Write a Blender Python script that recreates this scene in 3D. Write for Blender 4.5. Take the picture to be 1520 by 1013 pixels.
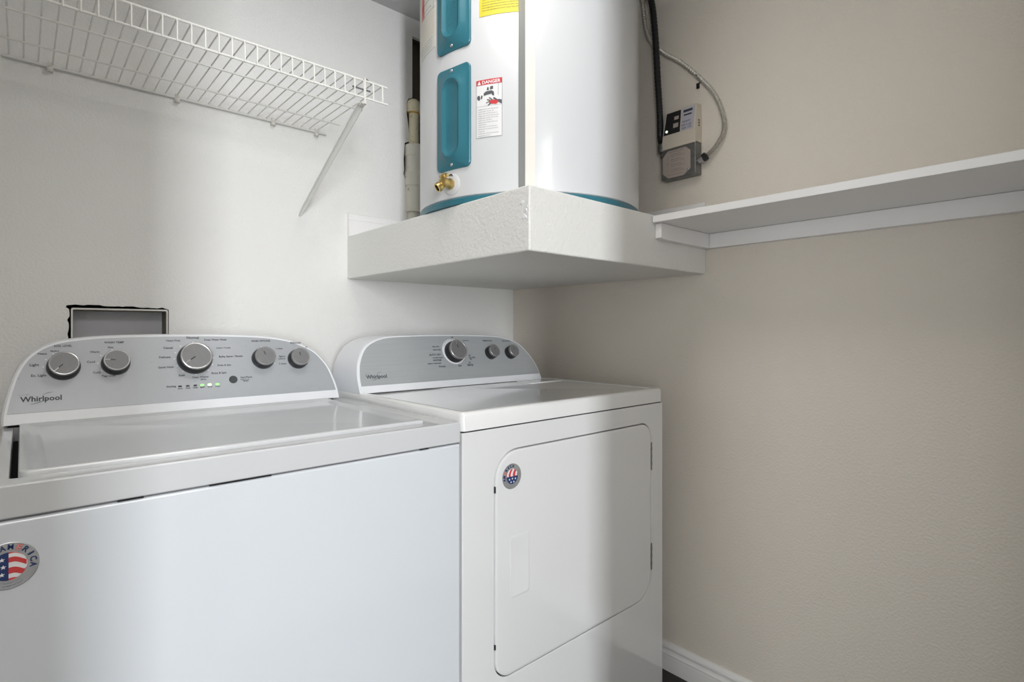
import bpy, bmesh, math, random
from mathutils import Vector, Matrix
random.seed(4)
D = bpy.data
for o in list(D.objects): D.objects.remove(o, do_unlink=True)
SC = bpy.context.scene
COL = SC.collection
PI = math.pi

# ---------------------------------------------------------------- camera
cd = D.cameras.new('camera'); cam = D.objects.new('camera', cd); COL.objects.link(cam)
cam.location = (-1.547, -1.7142, 1.0864)
cam.rotation_euler = (PI/2, 0, math.radians(48.065 - 90))
cd.sensor_width = 36.0; cd.lens = 36.0*812.88/1520
cd.shift_y = -(506.5 - 490.53)/1520
cd.clip_start = 0.02
SC.camera = cam
# ---------------------------------------------------------------- light
W = D.worlds.new('world'); SC.world = W; W.use_nodes = True
W.node_tree.nodes['Background'].inputs[0].default_value = (0.80, 0.88, 1.0, 1)
W.node_tree.nodes['Background'].inputs[1].default_value = 1.0
def area(name, loc, size, power, color, target=None, rot=None):
    l = D.lights.new(name, 'AREA'); l.shape = 'RECTANGLE'; l.size, l.size_y = size
    l.energy = power; l.color = color
    o = D.objects.new(name, l); COL.objects.link(o); o.location = loc
    if target is not None:
        o.rotation_euler = (Vector(target)-Vector(loc)).to_track_quat('-Z', 'Z').to_euler()
    elif rot: o.rotation_euler = rot
    return o
# daylight through the tall window of the room beyond the doorway
area('window_daylight', (-3.00, -5.44, 1.50), (0.36, 2.0), 140, (0.93, 0.96, 1.0), rot=(PI/2, 0, 0))
# soft fill light added on the left of that room, no window there
area('side_fill', (-4.40, -3.6, 1.05), (1.8, 1.3), 64, (0.95, 0.97, 1.0), rot=(PI/2, 0, -PI/2))
# added fill light under the ceiling of the room beyond
area('room_fill', (-1.3, -3.3, 2.50), (1.3, 1.3), 27, (1.0, 0.96, 0.91), rot=(0, 0, 0))
# weak fill light added below the closet ceiling, no fixture
area('closet_fill', (-1.00, -0.95, 2.19), (0.40, 0.40), 3.4, (1.0, 0.96, 0.91), rot=(0, 0, 0))
SC.view_settings.view_transform = 'Standard'; SC.view_settings.look = 'None'
SC.view_settings.exposure = 0.37; SC.view_settings.gamma = 1.0; SC.view_settings.use_curve_mapping = False

# ---------------------------------------------------------------- materials
def mat(name, col, rough=0.5, metal=0.0, bump=None, var=None, coat=0.0, emit=None, alpha=None, spec=None, dirt=None):
    """bump=(scale, strength, distance); var=(scale, amount) colour variation; dirt=(scale, threshold, colour, amount)"""
    m = D.materials.new(name); m.use_nodes = True
    nt = m.node_tree; b = nt.nodes['Principled BSDF']
    c = (col[0], col[1], col[2], 1)
    b.inputs['Base Color'].default_value = c
    b.inputs['Roughness'].default_value = rough; b.inputs['Metallic'].default_value = metal
    if coat: b.inputs['Coat Weight'].default_value = coat; b.inputs['Coat Roughness'].default_value = 0.05
    if spec is not None: b.inputs['Specular IOR Level'].default_value = spec
    if alpha is not None: b.inputs['Alpha'].default_value = alpha
    if emit: b.inputs['Emission Color'].default_value = (*emit[0], 1); b.inputs['Emission Strength'].default_value = emit[1]
    tc = nt.nodes.new('ShaderNodeTexCoord')
    if bump:
        n = nt.nodes.new('ShaderNodeTexNoise'); n.inputs['Scale'].default_value = bump[0]; n.inputs['Detail'].default_value = 4
        nt.links.new(tc.outputs['Object'], n.inputs['Vector'])
        bp = nt.nodes.new('ShaderNodeBump'); bp.inputs['Strength'].default_value = bump[1]; bp.inputs['Distance'].default_value = bump[2]
        nt.links.new(n.outputs['Fac'], bp.inputs['Height']); nt.links.new(bp.outputs['Normal'], b.inputs['Normal'])
    last = None
    if var:
        n = nt.nodes.new('ShaderNodeTexNoise'); n.inputs['Scale'].default_value = var[0]; n.inputs['Detail'].default_value = 3
        nt.links.new(tc.outputs['Object'], n.inputs['Vector'])
        mx = nt.nodes.new('ShaderNodeMix'); mx.data_type = 'RGBA'
        k = var[1]
        mx.inputs['A'].default_value = (*[max(0, x*(1-k)) for x in col], 1); mx.inputs['B'].default_value = (*[min(1, x*(1+k)) for x in col], 1)
        nt.links.new(n.outputs['Fac'], mx.inputs['Factor']); nt.links.new(mx.outputs['Result'], b.inputs['Base Color'])
        last = mx.outputs['Result']
    if dirt:
        n = nt.nodes.new('ShaderNodeTexNoise'); n.inputs['Scale'].default_value = dirt[0]; n.inputs['Detail'].default_value = 6
        nt.links.new(tc.outputs['Object'], n.inputs['Vector'])
        r = nt.nodes.new('ShaderNodeMapRange'); r.inputs['From Min'].default_value = dirt[1]; r.inputs['From Max'].default_value = dirt[1]+0.06
        r.inputs['To Max'].default_value = dirt[3]
        nt.links.new(n.outputs['Fac'], r.inputs['Value'])
        mx = nt.nodes.new('ShaderNodeMix'); mx.data_type = 'RGBA'
        if last: nt.links.new(last, mx.inputs['A'])
        else: mx.inputs['A'].default_value = c
        mx.inputs['B'].default_value = (*dirt[2], 1)
        nt.links.new(r.outputs['Result'], mx.inputs['Factor']); nt.links.new(mx.outputs['Result'], b.inputs['Base Color'])
    return m

def brushed(name, col, rough, metal, axis_scale):
    m = mat(name, col, rough, metal)
    nt = m.node_tree; b = nt.nodes['Principled BSDF']
    tc = nt.nodes.new('ShaderNodeTexCoord'); mp = nt.nodes.new('ShaderNodeMapping'); mp.inputs['Scale'].default_value = axis_scale
    n = nt.nodes.new('ShaderNodeTexNoise'); n.inputs['Scale'].default_value = 1; n.inputs['Detail'].default_value = 2
    nt.links.new(tc.outputs['Object'], mp.inputs[0]); nt.links.new(mp.outputs[0], n.inputs['Vector'])
    mx = nt.nodes.new('ShaderNodeMix'); mx.data_type = 'RGBA'
    mx.inputs['A'].default_value = (*[x*.93 for x in col], 1); mx.inputs['B'].default_value = (*[min(1, x*1.07) for x in col], 1)
    nt.links.new(n.outputs['Fac'], mx.inputs['Factor']); nt.links.new(mx.outputs['Result'], b.inputs['Base Color'])
    return m

M = dict(
  wall=mat('wall_paint', (.82, .815, .795), .55, bump=(170, .5, .0035), var=(3, .02), spec=.3),
  wall_side=mat('wall_paint_warm_shade', (.76, .705, .625), .60, bump=(170, .6, .0035), var=(3, .025), spec=.3, dirt=(9, .80, (.28, .26, .22), .5)),  # same wall paint, with the warm tone of the shaded side put into it
  platform=mat('platform_paint', (.82, .815, .785), .5, bump=(150, .45, .004), spec=.4, dirt=(14, .76, (.80, .79, .76), .7)),
  trim=mat('white_trim_paint', (.90, .89, .88), .35, bump=(60, .1, .001)),
  ceil=mat('ceiling_paint', (.60, .60, .60), .8, bump=(120, .4, .004)),
  floor=mat('dark_wood_floor', (.018, .012, .010), .35, var=(12, .5)),
  plain=mat('plain_wall', (.70, .68, .64), .8),
  enamel=mat('white_enamel', (.69, .73, .775), .13, coat=.7, spec=.8, bump=(60, .02, .0008)),  # washer's white, with the cool daylight tinted into the colour
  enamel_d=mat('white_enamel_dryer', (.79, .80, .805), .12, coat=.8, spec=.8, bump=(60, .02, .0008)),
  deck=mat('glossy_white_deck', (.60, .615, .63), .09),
  deck_d=mat('white_deck_lightened', (.84, .845, .84), .07, coat=.5),  # same white enamel deck, colour lightened to offset the platform's shade
  rim=mat('console_white_plastic', (.80, .82, .85), .3),
  face=brushed('console_silver', (.43, .45, .465), .36, .2, (6, 300, 300)),
  face_w=mat('console_silver_spotted', (.42, .44, .465), .36, .2, var=(60, .03), dirt=(150, .70, (.20, .22, .25), .6)),
  knob=brushed('knob_metal', (.215, .215, .22), .5, .35, (300, 300, 20)),
  knobring=mat('knob_bright_ring', (.55, .55, .56), .25, .8),
  black=mat('black_plastic', (.012, .012, .014), .35),
  dark=mat('dark_cavity', (.01, .01, .011), .9),
  btn=mat('grey_button', (.05, .055, .06), .35),
  print=mat('dark_print', (.035, .04, .05), .5),
  printg=mat('grey_print', (.10, .105, .12), .5),
  white=mat('white_print', (.85, .86, .88), .5),
  led=mat('green_light', (.2, .9, .2), .4, emit=((.25, 1, .12), 1.1)),
  ledb=mat('bright_green_light', (.6, 1, .4), .4, emit=((.55, 1, .30), 3.2)),
  heater=mat('heater_jacket', (.66, .67, .685), .28, bump=(25, .02, .001), coat=.3),
  teal=mat('teal_cover', (.030, .165, .215), .33, bump=(90, .06, .001)),
  teald=mat('teal_raised_print', (.045, .20, .255), .45),
  seam=mat('cream_seam_strip', (.78, .74, .68), .45, var=(30, .04)),
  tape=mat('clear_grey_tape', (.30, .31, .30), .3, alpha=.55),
  brass=mat('brass', (.62, .45, .17), .32, 1.0, var=(80, .12)),
  brassd=mat('dark_bore', (.06, .03, .02), .7),
  paper=mat('label_paper', (.80, .80, .80), .5),
  paperc=mat('label_paper_cream', (.74, .74, .68), .5),
  red=mat('red_print', (.62, .05, .05), .5),
  redl=mat('pale_red_print', (.75, .22, .20), .5),
  orange=mat('orange_print', (.80, .55, .38), .5),
  yellow=mat('yellow_label', (.70, .60, .05), .5),
  pvc=mat('cream_pvc', (.76, .71, .52), .45, dirt=(60, .58, (.55, .45, .22), .6)),
  glue=mat('amber_primer', (.60, .38, .08), .4),
  paintpipe=mat('painted_pipe', (.78, .77, .68), .55, bump=(90, .3, .002), dirt=(50, .66, (.25, .24, .2), .6)),
  wire=mat('white_vinyl_wire', (.78, .775, .74), .4),
  wirec=mat('white_plastic_clip', (.70, .69, .64), .45),
  boxplastic=mat('outlet_plastic', (.60, .60, .64), .5, var=(12, .08)),
  boxrim=mat('outlet_frame', (.72, .71, .68), .5),
  cut=mat('brown_cut_side', (.20, .175, .13), .9),
  galv=mat('galvanised_steel', (.22, .22, .215), .42, .75, var=(70, .25)),
  flex=mat('flex_conduit_metal', (.58, .56, .51), .45, .5),
  beige=mat('beige_plastic', (.66, .60, .50), .5),
  printb=mat('brown_print', (.16, .12, .10), .6),
  facelabel=mat('device_label', (.42, .36, .32), .55),
  lav=mat('lavender_sticker', (.50, .49, .56), .5),
  silver=mat('silver_foil', (.62, .65, .68), .22, .75, var=(25, .3)),
  navy=mat('navy_print', (.012, .035, .14), .5),
  gapgrey=mat('grey_gap', (.14, .14, .15), .7),
  hinge=mat('hinge_steel', (.25, .24, .23), .4, .6, var=(200, .4)),
)

# ---------------------------------------------------------------- builders
ORG = {}
def tag(o, label=None, cat=None, group=None, kind=None):
    if label: o['label'] = label
    if cat: o['category'] = cat
    if group: o['group'] = group
    if kind: o['kind'] = kind
    return o
def thing(name, loc, label, cat, group=None):
    o = D.objects.new(name, None); COL.objects.link(o); o.location = loc; o.empty_display_size = .05
    ORG[o.name] = Vector(loc)
    return tag(o, label, cat, group)
def obj(name, bm, m, parent=None, smooth=False, origin=None, bev=None, seg=2, recalc=True):
    """bm is in world coordinates"""
    org = ORG[parent.name].copy() if parent else Vector(origin if origin is not None else (0, 0, 0))
    if recalc: bmesh.ops.recalc_face_normals(bm, faces=bm.faces)
    bmesh.ops.translate(bm, verts=bm.verts, vec=-org)
    me = D.meshes.new(name); bm.to_mesh(me); bm.free()
    for mm in (m if isinstance(m, (list, tuple)) else [m]): me.materials.append(mm)
    o = D.objects.new(name, me); COL.objects.link(o)
    if parent: o.parent = parent
    else: o.location = org
    ORG[o.name] = org
    if smooth or bev:
        for p in me.polygons: p.use_smooth = True
        me.set_sharp_from_angle(angle=math.radians(38))
    if bev:
        md = o.modifiers.new('bevel', 'BEVEL'); md.width = bev; md.segments = seg; md.limit_method = 'ANGLE'
        md.angle_limit = math.radians(35); md.harden_normals = True
    return o
def B(): return bmesh.new()
def box(bm, a, b, mi=0):
    x0, y0, z0 = [min(p, q) for p, q in zip(a, b)]; x1, y1, z1 = [max(p, q) for p, q in zip(a, b)]
    v = [bm.verts.new(p) for p in [(x0,y0,z0),(x1,y0,z0),(x1,y1,z0),(x0,y1,z0),(x0,y0,z1),(x1,y0,z1),(x1,y1,z1),(x0,y1,z1)]]
    for f in [(3,2,1,0),(4,5,6,7),(0,1,5,4),(1,2,6,5),(2,3,7,6),(3,0,4,7)]:
        bm.faces.new([v[i] for i in f]).material_index = mi
    return bm
def loft(bm, rings, close=True, cap=(True, True), mi=0):
    """rings: list of equal-length point lists"""
    vs = [[bm.verts.new(p) for p in r] for r in rings]
    n = len(vs[0])
    for a, b in zip(vs, vs[1:]):
        for i in range(n if close else n-1):
            j = (i+1) % n
            bm.faces.new([a[i], a[j], b[j], b[i]]).material_index = mi
    if cap[0]: bm.faces.new(vs[0][::-1]).material_index = mi
    if cap[1]: bm.faces.new(vs[-1]).material_index = mi
    return vs
def frame_of(d, up=Vector((0, 0, 1))):
    d = Vector(d).normalized()
    if abs(d.dot(up)) > .95: up = Vector((1, 0, 0))
    s = d.cross(up).normalized(); u = s.cross(d).normalized()
    return s, u
def tube(bm, pts, r, n=8, cap=True, mi=0):
    pts = [Vector(p) for p in pts]; rings = []
    s = None
    for i, p in enumerate(pts):
        d = (pts[min(i+1, len(pts)-1)] - pts[max(i-1, 0)]).normalized()
        if s is None: s, u = frame_of(d)
        else:
            s = (s - d*s.dot(d)).normalized(); u = s.cross(d).normalized()
        rr = r[i] if isinstance(r, (list, tuple)) else r
        rings.append([p + (s*math.cos(2*PI*k/n) + u*math.sin(2*PI*k/n))*rr for k in range(n)])
    loft(bm, rings, cap=(cap, cap), mi=mi); return bm
def lathe(bm, prof, o, axis, n=32, mi=None, cap=(True, True)):
    """prof: list of (radius, height along axis)"""
    o = Vector(o); a = Vector(axis).normalized(); s, u = frame_of(a)
    rings = [[o + a*h + (s*math.cos(2*PI*k/n) + u*math.sin(2*PI*k/n))*r for k in range(n)] for r, h in prof]
    vs = [[bm.verts.new(p) for p in r] for r in rings]
    for q, (A, Bv) in enumerate(zip(vs, vs[1:])):
        for i in range(n):
            j = (i+1) % n
            bm.faces.new([A[i], A[j], Bv[j], Bv[i]]).material_index = (mi[q] if mi else 0)
    if cap[0]: bm.faces.new(vs[0][::-1]).material_index = (mi[0] if mi else 0)
    if cap[1]: bm.faces.new(vs[-1]).material_index = (mi[-1] if mi else 0)
    return bm
def plate(bm, outer, holes, f, t0, t1, mi=0):
    """flat plate with holes; f(u,v,t)->world"""
    loops = [outer] + list(holes)
    edges = []; vl = []
    for L in loops:
        vs = [bm.verts.new(f(u, v, t1)) for u, v in L]; vl.append(vs)
        edges += [bm.edges.new((vs[i], vs[(i+1) % len(vs)])) for i in range(len(vs))]
    n = Vector(f(0, 0, 1)) - Vector(f(0, 0, 0))
    r = bmesh.ops.triangle_fill(bm, edges=edges, use_beauty=True, use_dissolve=False, normal=n)
    ff = [g for g in r['geom'] if isinstance(g, bmesh.types.BMFace)]
    # back side
    back = {}
    for L, vs in zip(loops, vl):
        for (u, v), q in zip(L, vs): back[q] = bm.verts.new(f(u, v, t0))
    for fc in ff:
        fc.material_index = mi
        bm.faces.new([back[q] for q in reversed(fc.verts)]).material_index = mi
    for vs in vl:
        for i in range(len(vs)):
            j = (i+1) % len(vs)
            bm.faces.new([vs[i], vs[j], back[vs[j]], back[vs[i]]]).material_index = mi
    return bm
def rrect(x0, y0, x1, y1, r, n=6):
    """r may be 4 radii: (bl, br, tr, tl)"""
    if not isinstance(r, (tuple, list)): r = (r,)*4
    out = []
    for (cx, cy, a0, q) in ((x0+r[0], y0+r[0], PI, r[0]), (x1-r[1], y0+r[1], 1.5*PI, r[1]), (x1-r[2], y1-r[2], 0, r[2]), (x0+r[3], y1-r[3], .5*PI, r[3])):
        for k in range(n+1):
            a = a0 + .5*PI*k/n
            out.append((cx + q*math.cos(a), cy + q*math.sin(a)))
    return out
_font = {}
def text_mesh(s, bold=False):
    key = (s, bool(bold))
    if key in _font: return _font[key]
    c = D.curves.new('lettering', 'FONT'); c.body = s; c.size = 1; c.resolution_u = 2
    if bold: c.offset = .022
    o = D.objects.new('lettering', c); COL.objects.link(o)
    dg = bpy.context.evaluated_depsgraph_get(); me = D.meshes.new_from_object(o.evaluated_get(dg))
    pts = [tuple(v.co) for v in me.vertices]; fs = [tuple(p.vertices) for p in me.polygons]
    D.objects.remove(o); D.meshes.remove(me); D.curves.remove(c)
    x0 = min(p[0] for p in pts); x1 = max(p[0] for p in pts)
    _font[key] = ([((p[0]-x0), p[1]) for p in pts], fs, x1-x0)
    return _font[key]
def text(bm, s, f, u, v, width=None, height=None, bold=0.0, align='l', mi=0):
    """adds flat letters, f(u,v)->world; width of the whole word or cap height"""
    pts, fs, w = text_mesh(s, bold)
    sy = height/0.70 if height else width/w
    sx = width/w if width else sy
    if not height: sy = sx
    W_ = w*sx
    off = 0 if align == 'l' else (-W_/2 if align == 'c' else -W_)
    reps = [(0, 0)]
    for dx, dy in reps:
        vs = [bm.verts.new(f(u+off+p[0]*sx+dx, v+p[1]*sy+dy)) for p in pts]
        for q in fs:
            try: bm.faces.new([vs[i] for i in q]).material_index = mi
            except ValueError: pass
    return bm
def flatpoly(bm, pts, f, mi=0):
    bm.faces.new([bm.verts.new(f(*p)) for p in pts]).material_index = mi
def quad(bm, u0, v0, u1, v1, f, mi=0): flatpoly(bm, [(u0, v0), (u1, v0), (u1, v1), (u0, v1)], f, mi)
def spline(pts, n=8):
    P = [Vector(p) for p in pts]; P = [2*P[0]-P[1]] + P + [2*P[-1]-P[-2]]; out = []
    for i in range(1, len(P)-2):
        for k in range(n):
            t = k/n; a, b, c, d = P[i-1:i+3]
            out.append(.5*((2*b) + (c-a)*t + (2*a-5*b+4*c-d)*t*t + (3*b-a-3*c+d)*t**3))
    out.append(P[-2]); return out

# ================================================================ SETTING
ZC = 2.215; XL = -1.90; YF = -1.90
OUT = [(-1.4590, .93), (-1.2490, .93), (-1.2490, 1.1415), (-1.262, 1.1470), (-1.275, 1.1445)]
for k in range(22):
    t = k/21; OUT.append((-1.28-.165*t, 1.1455 + .0035*t + random.uniform(-.0010, .0022)))
OUT += [(-1.4625, 1.1475), (-1.4645, 1.1425)]
for k in range(24):
    t = k/23; OUT.append((-1.4578 + random.uniform(-.0045, .0012), 1.138-.2*t))
CH = [(-.430, 1.40), (-.430, 2.150), (-.4917, 2.150), (-.4917, 1.928), (-.497, 1.925), (-.508, 1.921), (-.514, 1.905), (-.515, 1.868), (-.508, 1.82), (-.503, 1.768),
      (-.523, 1.757), (-.5275, 1.70), (-.5255, 1.66), (-.5285, 1.646), (-.522, 1.63), (-.519, 1.614), (-.5205, 1.60), (-.513, 1.572), (-.5145, 1.555), (-.508, 1.535), (-.5095, 1.51), (-.503, 1.49), (-.5015, 1.40)]
bw = B(); plate(bw, [(XL-.1, -.05), (.0, -.05), (.0, ZC), (XL-.1, ZC)], [OUT, CH], lambda u, v, t: (u, t, v), .014, 0)
obj('wall_back', bw, M['wall']); wall_back = D.objects['wall_back']; tag(wall_back, kind='structure')
b_ = B(); box(b_, (-1.50, .10, .88), (-1.21, .11, 1.18)); box(b_, (-1.50, .014, .88), (-1.48, .1, 1.18)); box(b_, (-1.23, .014, .88), (-1.21, .1, 1.18)); box(b_, (-1.50, .014, 1.165), (-1.21, .1, 1.18)); box(b_, (-1.50, .014, .88), (-1.21, .1, .895))
obj('stud_cavity', b_, M['dark'], wall_back)
b_ = B(); box(b_, (-.55, .085, 1.36), (-.36, .095, 2.19)); box(b_, (-.55, .014, 1.36), (-.54, .085, 2.19)); box(b_, (-.37, .014, 1.36), (-.36, .085, 2.19)); box(b_, (-.55, .014, 2.18), (-.36, .085, 2.19)); box(b_, (-.55, .014, 1.36), (-.36, .085, 1.37))
obj('pipe_chase', b_, M['cut'], wall_back)
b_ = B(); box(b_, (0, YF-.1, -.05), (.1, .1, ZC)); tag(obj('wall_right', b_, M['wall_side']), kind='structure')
b_ = B(); box(b_, (XL-.1, YF, -.05), (XL, 0, ZC)); tag(obj('wall_left', b_, M['wall']), kind='structure')
b_ = B(); plate(b_, [(XL-.1, -.05), (.1, -.05), (.1, ZC), (XL-.1, ZC)], [[(-1.86, -.04), (-1.02, -.04), (-1.02, 2.12), (-1.86, 2.12)]], lambda u, v, t: (u, t, v), YF-.11, YF)
tag(obj('wall_front', b_, M['wall']), kind='structure')
b_ = B(); box(b_, (XL-.1, YF-.11, ZC), (.1, .1, ZC+.1)); tag(obj('ceiling', b_, M['ceil']), kind='structure')
b_ = B(); box(b_, (-4.6, -5.6, -.06), (1.6, .1, 0)); tag(obj('floor', b_, M['floor']), kind='structure')
# room beyond the doorway (behind the camera)
b_ = B()
box(b_, (-4.6, -5.6, 0), (-4.5, YF-.11, 2.6)); box(b_, (1.5, -5.6, 0), (1.6, YF-.11, 2.6))
box(b_, (-4.6, YF-.12, 0), (XL-.1, YF-.02, 2.6)); box(b_, (.1, YF-.12, 0), (1.6, YF-.02, 2.6)); box(b_, (XL-.1, YF-.12, ZC), (.1, YF-.02, 2.6))
box(b_, (-4.6, -5.6, 0), (1.6, -5.5, 2.6)); box(b_, (-4.6, -5.6, 2.6), (1.6, YF, 2.7))
tag(obj('wall_room_beyond', b_, M['plain']), kind='structure')
# baseboards: moulded profile (d from wall, z)
BP = [(0, 0), (.0125, 0), (.0125, .046), (.0115, .049), (.0135, .052), (.0135, .0555), (.0095, .060), (.0085, .066), (.0115, .070), (.0125, .076), (.0105, .083), (.006, .0875), (0, .0885)]
b_ = B(); loft(b_, [[(-d, y, z) for d, z in BP] for y in (-.002, YF+.002)]); tag(obj('baseboard_right', b_, M['trim']), kind='structure')
b_ = B(); loft(b_, [[(x, -d, z) for d, z in BP] for x in (XL+.002, -.014)]); tag(obj('baseboard_back', b_, M['trim']), kind='structure')
# door casing around the doorway
b_ = B(); box(b_, (-1.02, YF-.112, 0), (-1.005, YF+.012, 2.12)); box(b_, (-1.02, YF, 0), (-.96, YF+.014, 2.18)); box(b_, (-1.875, YF-.112, 0), (-1.86, YF+.012, 2.12)); box(b_, (-1.86, YF, 2.12), (-.96, YF+.014, 2.18))
tag(obj('trim_1', b_, M['trim']), kind='structure')

# ---------------- boxed platform under the water heater
PX, PY, PZ0, PZ1 = -.7408, -.8723, 1.2563, 1.3977
b_ = B(); box(b_, (PX, PY, PZ0), (-.001, -.001, PZ1))
tag(obj('heater_platform', b_, M['platform'], origin=(PX/2, PY/2, PZ0), bev=.004, seg=3), 'white boxed-in drywall platform carrying the water heater in the corner', 'platform')
# chipped plaster on the corner, parts of the platform
plat = D.objects['heater_platform']
for i, (kind, a, z, s) in enumerate([('l', -.850, 1.362, .006), ('l', -.862, 1.345, .004), ('l', -.858, 1.330, .007), ('l', -.866, 1.352, .003)]):
    b_ = B(); n = 9; rg = [(s*random.uniform(.5, 1.1)*math.cos(2*PI*k/n)*1.3, s*random.uniform(.5, 1.1)*math.sin(2*PI*k/n)) for k in range(n)]
    loft(b_, [[(PX, a+u, z+v) for u, v in rg], [(PX-.0012, a+u*.7, z+v*.7) for u, v in rg]])
    obj('paint_chip', b_, M['white'], plat)
# short boards behind the heater on top of the platform
SB = [(0, PZ1), (.012, PZ1), (.012, PZ1+.052), (.008, PZ1+.058), (.010, PZ1+.064), (.007, PZ1+.075), (0, PZ1+.078)]
b_ = B(); loft(b_, [[(x, -d-.0005, z) for d, z in SB] for x in (PX, -.522)]); tag(obj('trim_2', b_, M['trim']), kind='structure')
b_ = B(); loft(b_, [[(-d-.0005, y, z) for d, z in SB] for y in (-.002, PY)]); tag(obj('trim_3', b_, M['trim']), kind='structure')

# ================================================================ WALL SHELF (right)
sh = thing('wall_shelf', (-.14, -1.38, 1.331), 'long white painted board shelf along the right wall, butting the heater platform', 'shelf')
b_ = B(); box(b_, (-.2869, YF+.003, 1.3742), (-.002, PY-.0025, 1.3932)); obj('shelf_board', b_, M['trim'], sh, bev=.0015, seg=1)
b_ = B(); box(b_, (-.0195, YF+.003, 1.331), (-.001, PY-.021, 1.3737)); o = obj('cleat', b_, M['trim'], sh, bev=.001, seg=1); o['label'] = 'long cleat on the right wall'
b_ = B(); pr = [(-.272, 1.3737), (-.272, 1.3345), (-.262, 1.331), (-.001, 1.331), (-.001, 1.3737)]
loft(b_, [[(x, PY-.001, z) for x, z in pr], [(x, PY-.0200, z) for x, z in pr]]); o = obj('cleat', b_, M['trim'], sh, bev=.001, seg=1); o['label'] = 'short cleat on the platform face'

# ================================================================ WIRE SHELF (left)
ZW = 1.7195; XR = -.815; XS = -1.578; YW = -.425; RW = .0017
ws = thing('wire_shelf', (-1.19, -.005, 1.72), 'white vinyl coated wire shelf with bracket high on the back wall', 'shelf')
def wtube(name, pts, r, n=6, m='wire', par=ws): b_ = B(); tube(b_, pts, r, n); return obj(name, b_, M[m], par, smooth=True)
wtube('back_rail', [(XS, -.006, ZW-.003), (XR, -.006, ZW-.003)], .0040, 10)
wtube('deck_rail', [(XS-.12, -.113, ZW-.004), (XR-.003, -.113, ZW-.004)], .0027, 8)
wtube('deck_rail', [(XS-.12, -.262, ZW-.004), (XR-.003, -.262, ZW-.004)], .0027, 8)
wtube('front_rail', [(XS-.12, YW, ZW+.003), (XR-.015, YW, ZW+.003)], .0028, 8)
wtube('front_rail', [(XS-.12, YW-.003, ZW-.042), (XR-.015, YW-.003, ZW-.042)], .0028, 8)
nw = 0; x = -1.5663 - 4*.02572
while x < XR-.020:
    if x > XS-.11:
        y0 = -.006
        wtube('cross_wire', [(x, y0, ZW+.001), (x, YW-.002, ZW+.001), (x, YW-.0055, ZW-.004), (x, YW-.0065, ZW-.045)], RW, 6)
    x += .02572
# wall clips
for cx in (-1.4939, -1.2311, -.9806, -.8482):
    b_ = B(); box(b_, (cx-.006, -.012, ZW-.016), (cx+.006, 0, ZW-.001)); lathe(b_, [(.0055, 0), (.0055, .004), (.003, .006)], (cx, -.0115, ZW-.012), (0, -1, -.2), 12)
    box(b_, (cx-.004, -.013, ZW-.004), (cx+.004, -.001, ZW+.005))
    obj('wall_clip', b_, M['wirec'], ws, smooth=True)
# support bracket, a folded channel from wall to front lip
a = Vector((-.900, -.002, 1.4405)); c = Vector((-.896, YW+.012, ZW-.052)); d = (c-a).normalized()
s = Vector((1, 0, 0)); u = s.cross(d).normalized()
b_ = B(); rings = []
for t, w_, h_ in ((0, .003, .001), (.04, .006, .004), (.12, .0075, .006), (.9, .0105, .008), (1, .0105, .006)):
    p = a.lerp(c, t); pf = [(-w_, -h_*.2), (-w_*.3, -h_), (w_*.3, -h_), (w_, -h_*.2), (w_*.8, 0), (w_*.25, -h_*.7), (-w_*.25, -h_*.7), (-w_*.8, 0)]
    rings.append([p + s*q + u*r for q, r in pf])
loft(b_, rings); obj('support_bracket', b_, M['wire'], ws, smooth=False)
brk = D.objects['support_bracket']
b_ = B(); box(b_, (-.9025, YW-.004, ZW-.058), (-.8895, YW+.016, ZW-.052)); box(b_, (-.8985, YW-.009, ZW-.058), (-.8935, YW-.007, ZW+.006)); box(b_, (-.8985, YW-.009, ZW+.005), (-.8935, YW+.008, ZW+.008))
obj('bracket_hook', b_, M['wirec'], brk, bev=.001, seg=1)
b_ = B(); tube(b_, [(-.912, YW+.03, ZW-.006), (-.862, YW+.03, ZW-.006)], .0022, 6); tube(b_, [(-.893, YW-.002, ZW+.009), (-.870, YW+.006, ZW+.002)], .0022, 6); obj('retaining_rod', b_, M['knob'], brk)

# ================================================================ OUTLET BOX recessed in the back wall
ob = thing('laundry_outlet_box', (-1.354, .03, .94), 'recessed grey plastic laundry outlet box in the back wall above the washer', 'outlet box')
xo0, xo1, zo1, zo0 = -1.4545, -1.2515, 1.1415, .935
b_ = B(); plate(b_, rrect(xo0, zo0, xo1, zo1, .004, 3), [rrect(xo0+.0035, zo0+.004, xo1-.003, zo1-.004, .003, 3)], lambda u, v, t: (u, t, v), .006, -.002); obj('box_frame', b_, M['boxrim'], ob)
b_ = B(); box(b_, (xo0+.001, .060, zo0), (xo1-.001, .066, zo1-.002)); obj('back_panel', b_, M['boxplastic'], ob)
b_ = B(); box(b_, (xo1-.0035, .006, zo0), (xo1-.001, .060, zo1-.002)); box(b_, (xo0+.001, .006, zo0), (xo0+.0035, .060, zo1-.002)); box(b_, (xo0+.0035, .006, zo1-.006), (xo1-.0035, .060, zo1-.003)); box(b_, (xo0+.0035, .006, zo0), (xo1-.0035, .060, zo0+.003))
obj('box_sides', b_, M['cut'], ob)

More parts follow.
